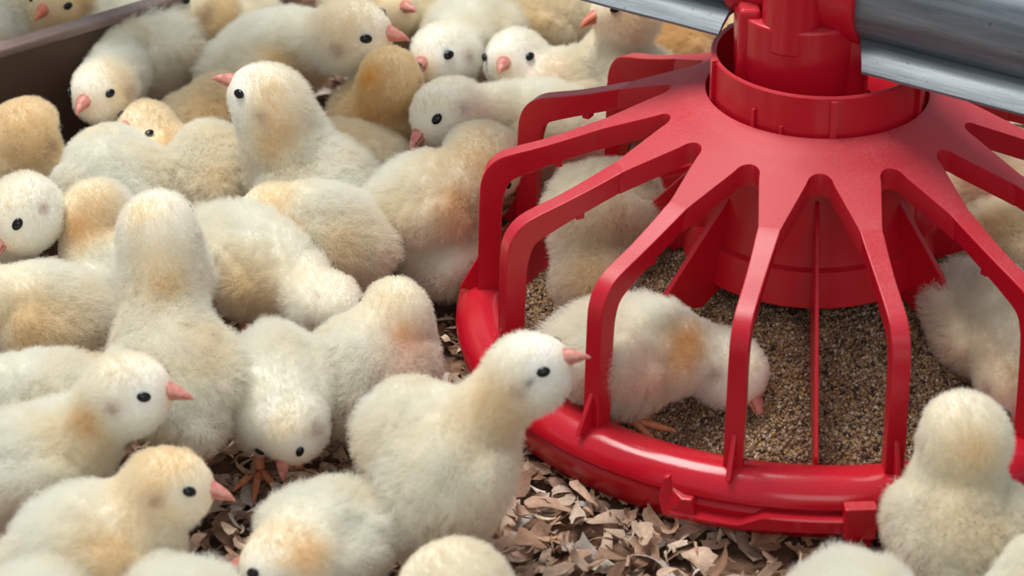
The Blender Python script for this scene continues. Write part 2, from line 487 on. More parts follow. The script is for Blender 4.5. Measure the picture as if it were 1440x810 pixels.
    def cyl(r0, r1, z0, z1, dx=0, dy=0, n=64):
        bmesh.ops.create_cone(bm, cap_ends=True, segments=n, radius1=r0, radius2=r1, depth=z1 - z0, matrix=M0 @ Matrix.Translation((dx, dy, (z0 + z1) / 2)))
    cyl(.0300, .0315, .118, .1820)
    o = from_bm('drop_tube', bm, RED, root); autosmooth(o, 40); bevel(o, .0012, 3, 50)
    bm = bmesh.new(); cyl(.0140, .0135, .170, .250, -.0065, -.0170)
    o = from_bm('riser', bm, RED, root); autosmooth(o, 40); bevel(o, .001, 2, 50)
    bm = bmesh.new()
    box(bm, (cx + .0215, cy - .0195, .1600), (.0090, .0110, .0420)); 
    o = from_bm('clamp_block', bm, RED, root, False); bevel(o, .0022, 3)
    bm = bmesh.new(); box(bm, (cx - .0255, cy - .0100, .1640), (.0100, .0120, .0440))
    o = from_bm('clamp_block', bm, RED, root, False); bevel(o, .0022, 3)
    # --- saddle round the pipe
    bm = bmesh.new(); al = R(-33)
    M = Matrix.Translation((0, 0, .1965)) @ Matrix.Rotation(al, 4, 'Z') @ Matrix.Rotation(math.pi / 2, 4, 'Y')
    bmesh.ops.create_cone(bm, cap_ends=True, segments=64, radius1=.0268, radius2=.0268, depth=.066, matrix=M @ Matrix.Translation((0, 0, -.0055)))
    o = from_bm('saddle', bm, RED, root); autosmooth(o, 40); bevel(o, .0015, 3, 50)
    # little cut edge nibs beside the collar
    tag(root, 'round red plastic pan feeder with spoked grill hanging under a grey pipe', 'feeder')
    return root
feeder()

def pipe():
    al = R(-33)
    d = Vector((math.cos(al), math.sin(al), 0))
    root = empty('feed_pipe', FC + Vector((0, 0, .1965)))
    root.rotation_euler.z = al
    # profile in (y=away, z) plane, extruded along x
    bm = bmesh.new()
    r = .0235; prof = []
    for i in range(0, 65):
        a = 2 * math.pi * i / 64
        # slightly squared round section with flat facets
        k = 1 + .035 * math.cos(4 * (a - R(38)))
        prof.append((r * k * math.cos(a), r * k * math.sin(a)))
    prof = prof[:-1]
    xs = [-.6, -.3, 0, .3, .6]
    rings = [[bm.verts.new((x, y, z)) for y, z in prof] for x in xs]
    for a, b in zip(rings, rings[1:]):
        for i in range(64): bm.faces.new((a[i], a[(i + 1) % 64], b[(i + 1) % 64], b[i]))
    bm.faces.new(rings[0]); bm.faces.new(rings[-1][::-1])
    bmesh.ops.recalc_face_normals(bm, faces=bm.faces)
    o = from_bm('tube', bm, GALV, root); autosmooth(o, 40)
    # folded flange along the lower camera side
    bm = bmesh.new()
    sec = [(-.0150, -.0185), (-.0205, -.0195), (-.0262, -.0232), (-.0300, -.0270), (-.0296, -.0284), (-.0256, -.0252), (-.020, -.0218), (-.0100, -.0215)]
    def piece(x0, x1):
        rg = [[bm.verts.new((x + (.006 * (-y - .02) / .01 if i == 0 else 0), y, z)) for y, z in sec] for i, x in enumerate([x0 + (x1 - x0) * i / 50 for i in range(51)])]
        for ri in rg:
            j = noise.noise(Vector((ri[0].co.x * 25, 0, 1))) * .0008
            for v in ri[2:6]: v.co.z += j
        for a, b in zip(rg, rg[1:]):
            for i in range(len(sec)): bm.faces.new((a[i], a[(i + 1) % len(sec)], b[(i + 1) % len(sec)], b[i]))
        bm.faces.new(rg[0]); bm.faces.new(rg[-1][::-1])
    piece(-.6, -.036); piece(.0300, .6)
    bmesh.ops.recalc_face_normals(bm, faces=bm.faces)
    o = from_bm('flange', bm, GALV, root); autosmooth(o, 30)
    tag(root, 'long galvanised grey steel feed pipe running above the red feeder', 'pipe')
pipe()

# ------------------------------------------------------------------ feed in the pan
def feed_h(x, y):
    r = math.hypot(x, y)
    h = .0085 + .0375 * min(1.0, max(0, .140 - r) / .081)
    return h + .0035 * noise.noise(Vector((x * 38, y * 38, 0))) + .0012 * noise.noise(Vector((x * 160, y * 160, 4)))
def feed():
    bm = bmesh.new(); nr, na = 90, 220
    rings = []
    for k in range(nr + 1):
        r = .006 + (.1435 - .006) * k / nr
        rings.append([bm.verts.new((r * math.cos(2 * math.pi * i / na), r * math.sin(2 * math.pi * i / na), feed_h(r * math.cos(2 * math.pi * i / na), r * math.sin(2 * math.pi * i / na)))) for i in range(na)])
    for a, b in zip(rings, rings[1:]):
        for i in range(na): bm.faces.new((a[i], a[(i + 1) % na], b[(i + 1) % na], b[i]))
    V = [tuple(v.co) for v in bm.verts]; bm.verts.index_update(); F = [tuple(v.index for v in f.verts) for f in bm.faces]; bm.free()
    C = []
    for v in V:
        q = .5 + .5 * noise.noise(Vector(v) * 45); C.append((.30 + .14 * q, .19 + .09 * q, .11 + .06 * q, 1))
    rn = random.Random(5)
    pal = [(.40, .25, .15), (.54, .37, .24), (.30, .17, .10), (.62, .40, .16), (.11, .07, .05), (.70, .57, .43), (.45, .29, .18), (.36, .22, .13)]
    tet = [(-1, -.6, -.5), (1, -.6, -.5), (0, 1, -.5), (0, 0, .9)]
    for i in range(58000):
        a = rn.uniform(0, 2 * math.pi); r = .143 * math.sqrt(rn.random())
        if r < .008: continue
        x, y = r * math.cos(a), r * math.sin(a)
        if y > .05 and rn.random() < .6: continue
        s = rn.uniform(.0005, .0017); z = feed_h(x, y)
        M = Matrix.Translation((x, y, z + s * .3)) @ Matrix.Rotation(rn.uniform(0, 6.3), 4, (rn.random(), rn.random(), rn.random() + .1)) @ Matrix.Diagonal((s, s * rn.uniform(.6, 1.2), s, 1))
        b = len(V); V += [tuple(M @ Vector(t)) for t in tet]
        F += [(b, b + 2, b + 1), (b, b + 1, b + 3), (b + 1, b + 2, b + 3), (b + 2, b, b + 3)]
        c = rn.choice(pal); C += [(*c, 1)] * 4
    me = bpy.data.meshes.new('feed_meal'); me.from_pydata(V, [], F); me.update()
    a_ = me.color_attributes.new('col', 'FLOAT_COLOR', 'POINT'); a_.data.foreach_set('color', np.array(C, 'f').ravel())
    o = link('feed_meal', me, FEEDM, None); o.location = FC
    tag(o, 'coarse brown ground feed heaped inside the red feeder pan', 'feed', kind='stuff')
feed()

# ------------------------------------------------------------------ chicks
UPZ = np.array([0, 0, 1.])
def dirv(az, el):
    a, e = R(az), R(el)
    return np.array([math.cos(a) * math.cos(e), math.sin(a) * math.cos(e), math.sin(e)])
def frame(az, el, roll=0):
    f = dirv(az, el); s = np.cross(UPZ, f); s /= np.linalg.norm(s); u = np.cross(f, s)
    if roll:
        c, q = math.cos(R(roll)), math.sin(R(roll)); s, u = s * c + u * q, u * c - s * q
    return np.array([f, s, u])          # rows
class El:
    def __init__(s, c, rad, fr, k): s.c, s.r, s.f, s.k = np.array(c, float), np.array(rad, float), fr, k
    def d(s, p):
        q = (p - s.c) @ s.f.T
        k0 = np.linalg.norm(q / s.r, axis=1); k1 = np.linalg.norm(q / s.r ** 2, axis=1) + 1e-9
        return k0 * (k0 - 1) / k1
class Cap:
    def __init__(s, a, b, ra, rb, k): s.a, s.b, s.ra, s.rb, s.k = np.array(a, float), np.array(b, float), ra, rb, k
    def d(s, p):
        ab = s.b - s.a; t = np.clip(((p - s.a) @ ab) / (ab @ ab + 1e-12), 0, 1)
        return np.linalg.norm(p - (s.a + t[:, None] * ab), axis=1) - (s.ra + (s.rb - s.ra) * t)
def sdf(prims, p):
    d = prims[0].d(p)
    for q in prims[1:]:
        e = q.d(p); h = np.clip(.5 + .5 * (e - d) / q.k, 0, 1)
        d = d * h + e * (1 - h) - q.k * h * (1 - h)
    return d
def project(prims, p, it=6):
    eps = 2e-4
    for _ in range(it):
        d = sdf(prims, p)
        g = np.stack([(sdf(prims, p + eps * e) - sdf(prims, p - eps * e)) / (2 * eps) for e in np.eye(3)], 1)
        g = np.nan_to_num(g); g /= np.linalg.norm(g, axis=1)[:, None] + 1e-9
        p = p - np.clip(np.nan_to_num(d), -.003, .003)[:, None] * g * .9
    return p, g

def ball(bm, pr):
    if isinstance(pr, El):
        M = Matrix(np.vstack([np.hstack([pr.f.T @ np.diag(pr.r), pr.c[:, None]]), [[0, 0, 0, 1]]]).tolist())
        bmesh.ops.create_icosphere(bm, subdivisions=3, radius=1, matrix=M)
    else:
        for t in np.linspace(0, 1, 6):
            c = pr.a + (pr.b - pr.a) * t; r = pr.ra + (pr.rb - pr.ra) * t
            bmesh.ops.create_icosphere(bm, subdivisions=2, radius=r, matrix=Matrix.Translation(c.tolist()))

# beak meshes
def beak_mesh(mat, open_=0.0):
    bm = bmesh.new()
    def cone(sec, zs, sgn):
        rings = []
        for (x, w_, h, z0) in sec:
            ring = []
            for k in range(14):
                a = 2 * math.pi * k / 14
                yy = w_ * math.cos(a); zz = h * math.sin(a) * (1 if math.sin(a) * sgn > 0 else .25)
                ring.append(bm.verts.new((x, yy, z0 + zz)))
            rings.append(ring)
        for a, b in zip(rings, rings[1:]):
            for k in range(14): bm.faces.new((a[k], a[(k + 1) % 14], b[(k + 1) % 14], b[k]))
        bm.faces.new(rings[0][::-1]); bm.faces.new(rings[-1])
    cone([(-.004, .0054, .0050, .0012), (0, .0047, .0044, .0010), (.003, .0037, .0037, .0007), (.006, .0027, .0029, .0001), (.009, .0015, .0019, -.0007), (.0112, .0005, .0008, -.0017)], 0, 1)
    cone([(-.004, .0046, .0030, -.0002 - open_), (0, .0040, .0027, -.0004 - open_), (.004, .0028, .0020, -.0006 - open_ * 1.1), (.0075, .0015, .0012, -.0010 - open_ * 1.2), (.0095, .0005, .0005, -.0013 - open_ * 1.3)], 0, -1)
    bmesh.ops.recalc_face_normals(bm, faces=bm.faces)
    for s in (-1, 1):   # nostrils
        pass
    me = bpy.data.meshes.new('beak'); bm.to_mesh(me); bm.free(); me.materials.append(mat)
    me.polygons.foreach_set('use_smooth', [True] * len(me.polygons)); return me
BK = beak_mesh(BEAK); BKR = beak_mesh(BEAK_RED)
def eye_mesh():
    bm = bmesh.new()
    bmesh.ops.create_uvsphere(bm, u_segments=24, v_segments=14, radius=1, matrix=Matrix.Diagonal((.0029, .0014, .0021, 1)))
    me = bpy.data.meshes.new('eye'); bm.to_mesh(me); bm.free(); me.materials.append(EYE)
    me.polygons.foreach_set('use_smooth', [True] * len(me.polygons)); return me
EY = eye_mesh()
def leg_mesh():
    bm = bmesh.new()
    tube(bm, [(-.004, 0, .046), (-.004, 0, .030), (-.006, 0, .020), (-.003, 0, .012), (0, 0, .004), (.001, 0, .0015)], [.0045, .0038, .0030, .0026, .0027, .0024], 12)
    for a, L in ((0, .021), (36, .016), (-36, .016), (180, .009)):
        c, s = math.cos(R(a)), math.sin(R(a))
        tube(bm, [(0, 0, .0030), (L * .35 * c, L * .35 * s, .0036), (L * .7 * c, L * .7 * s, .0022), (L * .93 * c, L * .93 * s, .0018), (L * 1.1 * c, L * 1.1 * s, .0006)], [.0021, .0018, .0017, .0012, .0004], 8)
    me = bpy.data.meshes.new('leg'); bm.to_mesh(me); bm.free(); me.materials.append(LEG)
    me.polygons.foreach_set('use_smooth', [True] * len(me.polygons)); return me
LG = leg_mesh()

WHITE = np.array([.985, .975, .90]); CREAM = np.array([.96, .86, .66]); TAN = np.array([.93, .71, .38]); ORANGE = np.array([.90, .56, .16]); PINK = np.array([.92, .62, .46])
PC = {'c': CREAM, 't': TAN, 'o': ORANGE, 'p': PINK, 'w': WHITE, 'd': np.array([.10, .09, .08])}

def chick(idx, label, b, az, el, head, haz, hel, s=1.0, sh=1.0, L=.039, W=.0305, H=.0305, tone=0.0, headtone=.5, patches=(), extra=(), legs=True,
          base=0.0, wings=True, hair=1.0, beak=BK, roll=0, neck=.0165, fur=1.0, wingout=1.0, hroll=0, wingdrop=-12, blink=1.0, box=None, tip=None, eye=None, away=False):
    rn = np.random.RandomState(idx + 100)
    if box:     # fit the body to its left, right and upper edge in the frame
        f0, s0, u0 = frame(az, el, roll)
        P0 = np.array(at(*b)); sc_ = LENS_PX / ((P0 - np.array(CAM)) @ np.array(fwd))
        ax = [(f0, L * .90 * 1.04), (s0, W * .84 * 1.10), (u0, H * .86)]
        hx = math.sqrt(sum((v[0] * r_) ** 2 for v, r_ in ax))
        s = min(1.28, max(.80, ((box[1] - box[0]) / sc_ - .009) / (2 * hx)))
        hy = math.sqrt(sum(((v @ np.array(upv)) * r_ * s) ** 2 for v, r_ in ax)) * .97 + .004
        zc = max(b[2], base + H * .86 * s * .9)
        b = ((box[0] + box[1]) / 2, box[2] + hy * sc_, zc)
    if tip and head:        # turn the head so that beak tip and eye point the way they do in the photo
        P0 = np.array(at(*head)); sc_ = LENS_PX / ((P0 - np.array(CAM)) @ np.array(fwd))
        r_ = .0157 * sh * sc_; bl = .0112 * .86 * sh * sc_
        best = None
        for a_ in range(-180, 180, 4):
            for e_ in range(-76, 40, 4):
                F = frame(a_, e_)
                for ro in range(-48, 49, 8):
                    cq, sq = math.cos(R(ro)), math.sin(R(ro)); f_ = F[0]; s_ = F[1] * cq + F[2] * sq; u_ = F[2] * cq - F[1] * sq
                    t3 = f_ * (1.17 * r_ + bl * .98) - u_ * (.1 * r_ + bl * .30)
                    cost = math.hypot(t3 @ np.array(rgt) - (tip[0] - head[0]), -(t3 @ np.array(upv)) - (tip[1] - head[1])) + abs(ro) * .16
                    if best and cost > best[0]: continue
                    if eye:
                        ce = 1e9
                        for q in (-1, 1):
                            e3 = (f_ * .60 + s_ * q * .80 + u_ * .14) * r_ + f_ * .1 * r_
                            dpt = -(e3 @ np.array(fwd)) / r_
                            c1 = math.hypot(e3 @ np.array(rgt) - (eye[0] - head[0]), -(e3 @ np.array(upv)) - (eye[1] - head[1])) + (60 if dpt < .1 else 0)
                            ce = min(ce, c1)
                        cost += ce
                    if (f_ @ np.array(fwd) > .12) != away: cost += 40
                    if best is None or cost < best[0]: best = (cost, a_, e_, ro)
        _, haz, hel, hroll = best
    L, W, H = L * s * .90, W * s * .84, H * s * .86
    B = np.array(at(*b)); fr = frame(az, el, roll)
    f, sd, u = fr
    prims = [El(B, (L, W, H), fr, .01)]
    prims.append(El(B - f * L * .42 - u * H * .08, (L * .62, W * .84, H * .80), fr, .005))
    prims.append(El(B + f * L * .42 - u * H * .10, (L * .55, W * .82, H * .80), fr, .005))
    gz = B - np.array([0, 0, H * .42])
    hside = np.cross(UPZ, dirv(az, 0))
    for q in (-1, 1):
        prims.append(El(gz + hside * q * W * .46 - np.array([0, 0, H * .10]), (W * .60, W * .42, H * .52), frame(az, 0), .006))
    # tail tuft
    prims.append(Cap(B - f * L * .80 + u * H * .05, B - f * L * 1.10 + u * H * .22, W * .36, W * .16, .010))
    hd = None
    if head is None: haz, hel = az, -30
    if True:
        r = .0157 * sh * (1 if head is not None else .92)
        hfr = frame(haz, hel, hroll)
        hd = np.array(at(*head)) if head is not None else B + f * (L * .86 + .004) + np.array([0, 0, -.012])
        sho = B + f * L * .55 + u * H * .12
        prims.append(Cap(sho, hd - hfr[0] * r * .25 - hfr[2] * r * .12, W * .58, neck * .86 * (r / .0168), .009))
        prims.append(El(hd, (r * 1.06, r * .93, r * .95), hfr, .005))
        prims.append(El(hd + hfr[0] * r * .42 - hfr[2] * r * .12, (r * .64, r * .60, r * .62), hfr, .006))
        prims.append(El(hd - hfr[2] * r * .38, (r * .80, r * .84, r * .58), hfr, .005))
    for e in extra:
        c = np.array(at(e[0], e[1], e[2])); prims.append(El(c, (e[3],) * 3 if not hasattr(e[3], '__len__') else e[3], fr, .010))
    if wings:
        for q in (-1, 1):
            wf = frame(az + q * 9, el + wingdrop, 0)
            prims.append(El(B - f * L * .12 + sd * q * W * .86 * wingout + u * H * .10, (L * .64, W * .34, H * .54), wf, .0014))
    bm = bmesh.new()
    for pr in prims: ball(bm, pr)
    me0 = bpy.data.meshes.new('tmp'); bm.to_mesh(me0); bm.free()
    o0 = bpy.data.objects.new('tmp', me0); COL.objects.link(o0)
    m = o0.modifiers.new('r', 'REMESH'); m.mode = 'VOXEL'; m.voxel_size = .0030
    dg = bpy.context.evaluated_depsgraph_get(); dg.update()
    me = bpy.data.meshes.new_from_object(o0.evaluated_get(dg))
    bpy.data.objects.remove(o0); bpy.data.meshes.remove(me0)
    nv = len(me.vertices); co = np.zeros(nv * 3, 'f'); me.vertices.foreach_get('co', co); co = co.reshape(-1, 3).astype(float)
    co, nr = project(prims, co, 7)
    # soft tufty lumps
    lump = np.array([noise.noise(Vector((p * 75 + idx * 3.1).tolist())) for p in co]); lump2 = np.array([noise.noise(Vector((p * 170 + idx * 1.7).tolist())) for p in co])
    hdist = np.linalg.norm(co - hd, axis=1) if hd is not None else np.full(nv, 9.)
    bodyness = np.clip((hdist - .018) / .014, 0, 1)
    co = co + nr * (lump * .0030 * (.3 + .7 * bodyness) + lump2 * .0011 * bodyness)[:, None]
    co[:, 2] = np.maximum(co[:, 2], base + .002)
    # root transform
    org = np.array([B[0], B[1], base]); ca, sa = math.cos(R(az)), math.sin(R(az))
    RZ = np.array([[ca, -sa, 0], [sa, ca, 0], [0, 0, 1]])
    loc = (co - org) @ RZ
    me.vertices.foreach_set('co', loc.astype('f').ravel()); me.update()
    # colours
    col = np.tile(WHITE * (1 - tone) + CREAM * tone, (nv, 1))
    big = np.array([noise.noise(Vector((p * 38 + idx * 7.7).tolist())) for p in co])
    t = np.clip(.22 + 1.3 * big, 0, .85)[:, None] * bodyness[:, None]
    col = col * (1 - t * .5) + CREAM * t * .5
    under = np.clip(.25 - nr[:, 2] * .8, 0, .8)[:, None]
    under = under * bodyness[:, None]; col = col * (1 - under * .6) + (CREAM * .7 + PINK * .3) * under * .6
    if hd is not None and headtone:
        k = np.clip(1 - hdist / .030, 0, 1)[:, None] * headtone * .8
        top = np.clip(.35 + nr @ hfr[2], 0, 1)[:, None]
        col = col * (1 - k * top) + (CREAM * .55 + TAN * .45) * k * top
    for (pu, pv, pr_, kind, st) in patches:
        d = np.array(fwd + rgt * ((pu - 720) / LENS_PX) + upv * ((405 - pv) / LENS_PX)); d /= np.linalg.norm(d)
        v = co - np.array(CAM); tt = v @ d; off = np.linalg.norm(v - tt[:, None] * d, axis=1)
        near = np.where(off < .004)[0]
        if len(near) == 0: near = np.array([np.argmin(off)])
        c = co[near[np.argmin(tt[near])]]
        rr = pr_ / 2950
        wgt = np.exp(-((np.linalg.norm(co - c, axis=1) / rr) ** 2)) * st * (1 + .35 * lump)
        wgt = np.clip(wgt, 0, 1)[:, None]
        col = col * (1 - wgt) + PC[kind] * wgt
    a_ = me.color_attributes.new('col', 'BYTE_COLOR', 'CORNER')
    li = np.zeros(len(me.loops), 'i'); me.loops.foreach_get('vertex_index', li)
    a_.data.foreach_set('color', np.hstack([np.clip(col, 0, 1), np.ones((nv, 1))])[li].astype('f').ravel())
    me.color_attributes.active_color = a_
    o = link('chick', me, SKIN); me.materials.append(DOWN)
    o.location = org; o.rotation_euler.z = R(az)
    tag(o, label, 'chick', 'young chicks crowding round the feeder')
    ln = .42 + .58 * np.clip((hdist - .016) / .022, 0, 1) - .10 * lump
    dens = np.ones(nv)
    inv = RZ.T
    ears = []
    def place(name, mesh, P, M3, scale=1.0):
        c = bpy.data.objects.new(name, mesh); COL.objects.link(c); c.parent = o
        Lm = inv @ M3
        c.matrix_basis = Matrix.Translation(((P - org) @ RZ).tolist()) @ Matrix(Lm.tolist()).to_4x4() @ Matrix.Scale(scale, 4)
        return c
    if hd is not None:
        def ray(c, d):
            ts = np.linspace(0, .034, 340)
            dd = sdf(prims[:-2] if wings else prims, c + ts[:, None] * d)
            out = np.where(dd > 0)[0]
            p = c + d * ts[out[0] if len(out) else -1]
            return p
        hs = r / .0157
        hf, hsd, hu = hfr
        bd = hf * .985 - hu * .17; bd /= np.linalg.norm(bd)
        bp = ray(hd - hu * r * .10, hf)
        bside = hsd; bup = np.cross(bd, bside)
        place('beak', beak, bp - bd * .0008, np.stack([bd, bside, bup], 1), hs * .86)
        dens[np.linalg.norm(co - bp, axis=1) < .0032 * hs] = 0
        ln = ln * np.clip((np.linalg.norm(co - bp, axis=1) - .003) / .016, .30, 1)
        for q in (-1, 1):
            ed = hf * .60 + hsd * q * .80 + hu * .14; ed /= np.linalg.norm(ed)
            ep = ray(hd + hf * r * .10, ed)
            pn, g = project(prims[:-2] if wings else prims, ep[None], 1); en = g[0]
            ex = hf - en * (hf @ en) - hu * .15; ex -= en * (ex @ en); ex /= np.linalg.norm(ex); ez = np.cross(ex, en)
            e_ = place('eye', EY, ep + en * .0010, np.stack([ex, en, ez], 1), hs)
            if blink != 1: e_.matrix_basis = e_.matrix_basis @ Matrix.Diagonal((1, 1, blink, 1))
            de = np.linalg.norm(co - ep, axis=1)
            er = hd + r * (hsd * q * .97 - hf * .12 - hu * .10); dr = np.linalg.norm(co - er, axis=1)
            ears.append(dr)
            dens[de < .0024 * hs] = 0
            ln = ln * np.clip((de - .001) / .009, .25, 1)
    if ears:     # faint pinkish-brown ear mark behind each eye
        cc = np.zeros(len(li) * 4, 'f'); a_.data.foreach_get('color', cc); cc = cc.reshape(-1, 4)
        for dr in ears:
            wg = (np.exp(-(dr / .0030) ** 2) * .55)[li][:, None]
            cc[:, :3] = cc[:, :3] * (1 - wg) + np.array([.42, .20, .15]) * wg
        wb = (np.exp(-(np.linalg.norm(co - bp, axis=1) / .008) ** 2) * .55)[li][:, None]
        cc[:, :3] = cc[:, :3] * (1 - wb) + np.array([.90, .62, .36]) * wb
        a_.data.foreach_set('color', cc.ravel())
    if legs:
        for q in (-1, 1):
            p = B + hside * q * W * .42 + dirv(az, 0) * L * (.10 + .12 * rn.rand() * q); p[2] = base
            place('leg', LG, p, frame(az + q * 8, 0).T, 1.0)
    g1 = o.vertex_groups.new(name='length'); g2 = o.vertex_groups.new(name='density')
    lnq = np.round(np.clip(ln, .08, 1) * 24) / 24
    for val in np.unique(lnq): g1.add(np.where(lnq == val)[0].tolist(), float(val), 'REPLACE')
    g2.add(np.where(dens > 0)[0].tolist(), 1.0, 'REPLACE')
    md = o.modifiers.new('down', 'PARTICLE_SYSTEM'); ps = o.particle_systems[0]; st = ps.settings
    st.type = 'HAIR'; st.use_advanced_hair = True
    st.count = int(1500 * hair); st.hair_step = 3; st.render_step = 3; st.display_step = 3
    st.emit_from = 'FACE'; st.use_even_distribution = True; st.use_modifier_stack = False
    st.normal_factor = .0015 * fur; st.object_align_factor = (-.0010 * fur, 0, -.0004 * fur); st.factor_random = .0004 * fur; st.tangent_factor = 0
    st.material = 2
    st.child_type = 'INTERPOLATED'; st.child_percent = 3; st.rendered_child_count = 22
    st.child_length = 1.0; st.child_radius = .003
    st.clump_factor = .06; st.clump_shape = .1
    st.roughness_1 = .0008; st.roughness_1_size = .01; st.roughness_2 = .0030; st.roughness_2_size = .003; st.roughness_endpoint = .0026
    st.root_radius = 1.0; st.tip_radius = .15; st.radius_scale = .00014 ; st.shape = -.2
    ps.vertex_group_length = 'length'; ps.vertex_group_density = 'density'
    ps.seed = idx
    return o

